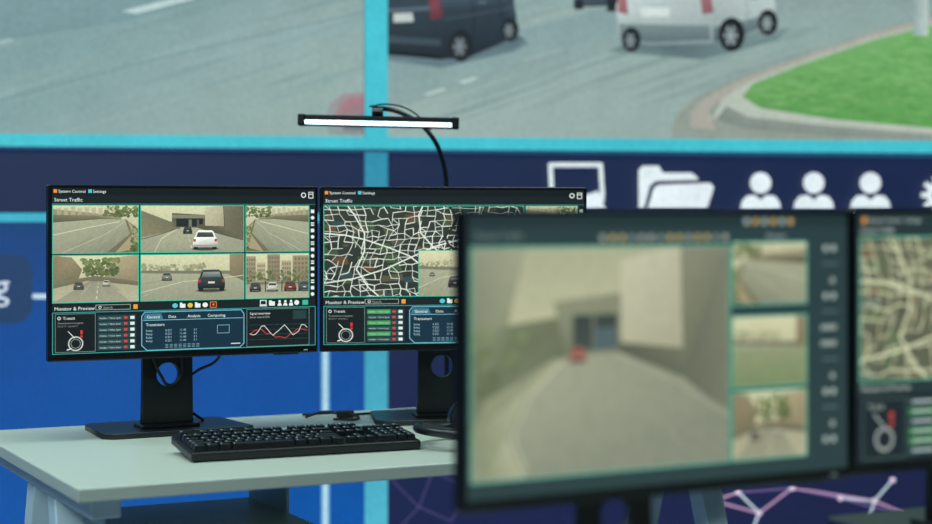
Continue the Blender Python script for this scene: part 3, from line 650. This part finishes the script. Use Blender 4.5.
# ------------------------------------------------------------------ monitors
def monitor(pl, pr, zb, H, ui, cw, ch, mscr, hole=True, back=.095, eps=3e-5):
    pl = Vector(pl); pr = Vector(pr); W = (pr - pl).length
    yaw = math.atan2(pr.y - pl.y, pr.x - pl.x); ctr = (pl + pr) / 2
    e = empty('computer_monitor', (ctr.x, ctr.y, .75), (0, 0, yaw))
    z0 = zb - .75
    box('housing', -W / 2, W / 2, 0, .022, z0, z0 + H, M_black, e, .003)
    box('back_shell', -W / 2 + .03, W / 2 - .03, .022, .05, z0 + .03, z0 + H - .03, M_black, e, .006)
    cv = Canvas(); ui(cv)
    a = .006; bt = .014
    sx = (W - 2 * a) / cw; sz = (H - a - bt) / ch
    cv.build('display', lambda x, y, L: (-W / 2 + a + x * sx, -.0006 - L * eps, z0 + H - a - y * sz), mscr, e)
    box('power_led', W / 2 - .03, W / 2 - .022, -.001, .001, z0 + .005, z0 + .007, M_leg, e)
    box('power_button_row', W / 2 - .09, W / 2 - .04, .002, .01, z0 - .002, z0 + .001, M_stand, e)
    nt = z0 + .14; ox = -.012
    outl = [(-.05, .010), (.05, .010), (.049, .05), (.046, nt), (-.046, nt), (-.049, .05)]
    hz = min(.112, z0 - .035) if hole else .05
    hl = [(.024 * math.cos(i * math.pi / 16), hz + .024 * math.sin(i * math.pi / 16)) for i in range(32)]
    plate('neck', outl, [hl], .012, M_stand, e, (ox, back, 0), (math.pi / 2, 0, 0))
    box('neck_cover', ox - .035, ox + .035, back + .008, back + .022, .01, hz - .03, M_stand, e, .003)
    box('mount_block', ox - .04, ox + .04, .046, back, z0 + .05, nt - .005, M_stand, e, .004)
    plate('base', [(-.13, -.09), (.13, -.09), (.148, -.075), (.138, .085), (.125, .1), (-.125, .1), (-.138, .085), (-.148, -.075)], [], .008, M_stand, e, (ox + .006, back + .018, .0055), (0, 0, 0))
    box('base_step', ox - .058, ox + .058, back - .03, back + .03, .010, .018, M_stand, e, .003)
    return e, yaw, ctr
mA, _, _ = monitor((-.761, 3.19), (-.290, 3.43), .901, .325, lambda q: ui_desktop(q, 'grid'), 262, 162, M_scr)
mB, yB, cB = monitor((-.286, 3.433), (.244, 3.53), .901, .325, lambda q: ui_desktop(q, 'map'), 262, 162, M_scr)
monitor((-.004, 1.86), (.466, 2.122), .851, .325, ui_player, 523, 303, M_scr2)
monitor((.4695, 2.125), (.945, 2.365), .853, .325, ui_map2, 523, 303, M_scr2)
# leads of the two rear monitors
tube('power_lead', [(-.05, .09, .19), (-.045, .075, .145), (-.03, .076, .112), (-.012, .078, .092), (.008, .076, .108), (.012, .075, .15)], .003, M_rub, mA)
tube('video_lead', [(.09, .06, .19), (.085, .075, .14), (.05, .10, .115), (.03, .125, .09), (.045, .14, .04), (.08, .15, .012)], .0028, M_rub, mA)
IB = (Matrix.Translation((cB.x, cB.y, .75)) @ Matrix.Rotation(yB, 4, 'Z')).inverted()
def relB(pts): return [tuple(IB @ Vector(p)) for p in pts]
tube('power_lead', relB([(-.33, 3.60, .7545), (-.29, 3.63, .762), (-.255, 3.62, .758), (-.21, 3.66, .7545), (-.15, 3.71, .7545), (-.08, 3.74, .7545)]), .003, M_rub, mB)
tube('video_lead', relB([(-.34, 3.64, .7545), (-.27, 3.66, .756), (-.235, 3.60, .760), (-.22, 3.57, .7545), (-.27, 3.56, .7545)]), .0025, M_rub, mB)
pb = relB([(-.25, 3.62, .7585)])[0]
box('lead_plug', pb[0] - .018, pb[0] + .018, pb[1] - .009, pb[1] + .009, .001, .0155, M_rub, mB, .003)

# ------------------------------------------------------------------ keyboard
kb = empty('keyboard', (-.464, 2.96, .7515), (math.radians(5.5), 0, math.radians(24)))
kb.scale = (.955, .97, 1)
box('body', 0, .44, 0, .146, 0, .016, M_kb, kb, .004)
for i, x in enumerate((.03, .38)): box('foot_%d' % (i + 1), x, x + .03, .125, .14, -.0125, .001, M_kb, kb)
U = .019
R = [[1, -1, 1, 1, 1, 1, -.5, 1, 1, 1, 1, -.5, 1, 1, 1, 1], [1] * 13 + [2], [1.5] + [1] * 12 + [1.5], [1.75] + [1] * 11 + [2.25], [2.25] + [1] * 10 + [2.75], [1.25] * 3 + [6.25] + [1.25] * 4]
geos = []; legs = []
def key(x, y, w, top):
    geos.append(boxgeo(x + .0008, x + w * U - .0008, y + .0008, y + U - .0008, .013, top, .002, .002))
    lx = x + .005; ly = y + .010
    v = [(lx, ly, top + .0003), (lx + .003, ly, top + .0003), (lx + .003, ly + .0034, top + .0003), (lx, ly + .0034, top + .0003)]
    legs.append((v, [(0, 1, 2, 3)]))
for r, row in enumerate(R):
    y = .008 + (5 - r) * U + (.006 if r == 0 else 0); top = .0245 + (.0015 if r in (0, 1) else 0) + abs(r - 3) * .0004
    x = .006
    for w in row:
        if w > 0: key(x, y, w, top)
        x += abs(w) * U
    x = .006 + 15.25 * U
    for k in range(3):
        if r in (0, 1, 2, 5) or (r == 4 and k == 1): key(x + k * U, y, 1, top)
    x = .006 + 18.5 * U
    if r in (1, 2, 3, 4):
        for k in range(4): key(x + k * U, y, 1, top)
    if r == 5: key(x, y, 2, top); key(x + 2 * U, y, 1, top); key(x + 3 * U, y, 1, top)
multi('keycaps', geos, M_key, kb, .0006); multi('key_legends', legs, M_leg, kb)

# ------------------------------------------------------------------ headphones
hp = empty('headphones', (.006, 3.19, .7505), (0, 0, math.radians(32)))
hp.scale = (1.05, 1.05, 1.05)
arc = [(.09 * math.cos(a), .088 * math.sin(a), .02 + .012 * abs(math.cos(a))) for a in [math.radians(d) for d in range(60, 301, 20)]]
tube('headband', arc, .0085, M_stand, hp)
tube('headband_pad', [(p[0] * .87, p[1] * .87, p[2] + .001) for p in arc[3:-3]], .008, M_foam, hp)
for i, p in enumerate((arc[0], arc[-1])):
    s = 1 if i == 0 else -1
    cyl('ear_cup_%d' % (i + 1), .034, .03, .018, M_stand, hp, (p[0], p[1] + s * .006, .036), (-s * math.pi / 2, 0, 0))
    tube('ear_cushion_%d' % (i + 1), [(p[0] + .024 * math.cos(k * math.pi / 6), p[1] - s * .004, .036 + .024 * math.sin(k * math.pi / 6)) for k in range(12)], .010, M_foam, hp, True)

# ------------------------------------------------------------------ light bar lamp
lp = empty('desk_lamp', (-.188, 3.76, 0), (0, 0, 0))
def tilt(o): o.rotation_euler = (0, math.radians(1.3), 0); o.location = (-1.366 * math.sin(math.radians(1.3)), 0, 0); return o
tilt(box('bar_housing', -.171, .171, -.012, .02, 1.3705, 1.3825, M_black, lp, .003))
tilt(box('led_strip', -.158, .158, -.013, .018, 1.3625, 1.3708, M_led, lp, .002))
tilt(box('bottom_lip', -.160, .160, -.006, .019, 1.3590, 1.3628, M_black, lp, .001))
tilt(box('end_cap_1', -.173, -.157, -.014, .021, 1.3585, 1.3835, M_black, lp, .003))
tilt(box('end_cap_2', .157, .173, -.014, .021, 1.3585, 1.3835, M_black, lp, .003))
cyl('swivel_joint', .012, .012, .024, M_black, lp, (-.014, .002, 1.392), (0, math.pi / 2, 0))
tube('gooseneck', [(-.01, .0, 1.394), (.012, .03, 1.400), (.06, .05, 1.386), (.105, .058, 1.352), (.137, .06, 1.29), (.146, .06, 1.2), (.146, .06, 1.0), (.146, .06, .77)], .0052, M_black, lp)
tube('lamp_cable', [(-.02, .012, 1.404), (.02, .034, 1.410), (.07, .054, 1.396), (.112, .062, 1.356)], .0018, M_rub, lp)
cyl('base_post', .016, .014, .03, M_black, lp, (.146, .06, .7505))
box('clamp', .12, .172, .03, .085, .7505, .762, M_black, lp, .002)

# ------------------------------------------------------------------ lights
def ceiling_light(x, y, w, d, power, col=(.86, .94, 1.0)):
    e = empty('ceiling_light', (x, y, HT), (0, 0, YAW))
    box('fixture_frame', -w / 2 - .02, w / 2 + .02, -d / 2 - .02, d / 2 + .02, -.03, 0, M_trim, e)
    box('diffuser', -w / 2, w / 2, -d / 2, d / 2, -.034, -.03, M_panel, e)
    li = bpy.data.lights.new('panel_lamp', 'AREA'); li.shape = 'RECTANGLE'; li.size = w; li.size_y = d
    li.energy = power; li.color = col
    o = bpy.data.objects.new('panel_lamp', li); scene.collection.objects.link(o); o.parent = e; o.location = (0, 0, -.04)
ceiling_light(-.6, 2.6, 1.2, .6, 26, (.84, 1.0, .95))
ceiling_light(.9, 3.3, 1.2, .6, 20, (.7, .95, 1.0))
ceiling_light(-1.0, -.9, 1.2, .6, 120, (.78, .96, 1.0))  # fill panel added behind the camera to brighten desk front and under-desk
ceiling_light(-2.3, 2.8, .6, 1.2, 40, (.66, .9, 1.0))

w = bpy.data.worlds.new('World'); scene.world = w; w.use_nodes = True
w.node_tree.nodes['Background'].inputs['Color'].default_value = (.06, .09, .14, 1)
w.node_tree.nodes['Background'].inputs['Strength'].default_value = 1.0

# ------------------------------------------------------------------ camera
cam = bpy.data.cameras.new('Camera'); co = bpy.data.objects.new('Camera', cam); scene.collection.objects.link(co)
co.location = (0, 0, 1.17); co.rotation_euler = (math.pi / 2, 0, 0)
cam.sensor_width = 36; cam.lens = 36 * 1750 / 932.0
cam.shift_y = -(262 - 215) / 932.0
cam.dof.use_dof = True; cam.dof.focus_distance = 3.28; cam.dof.aperture_fstop = 2.2
cam.clip_start = .05
scene.camera = co
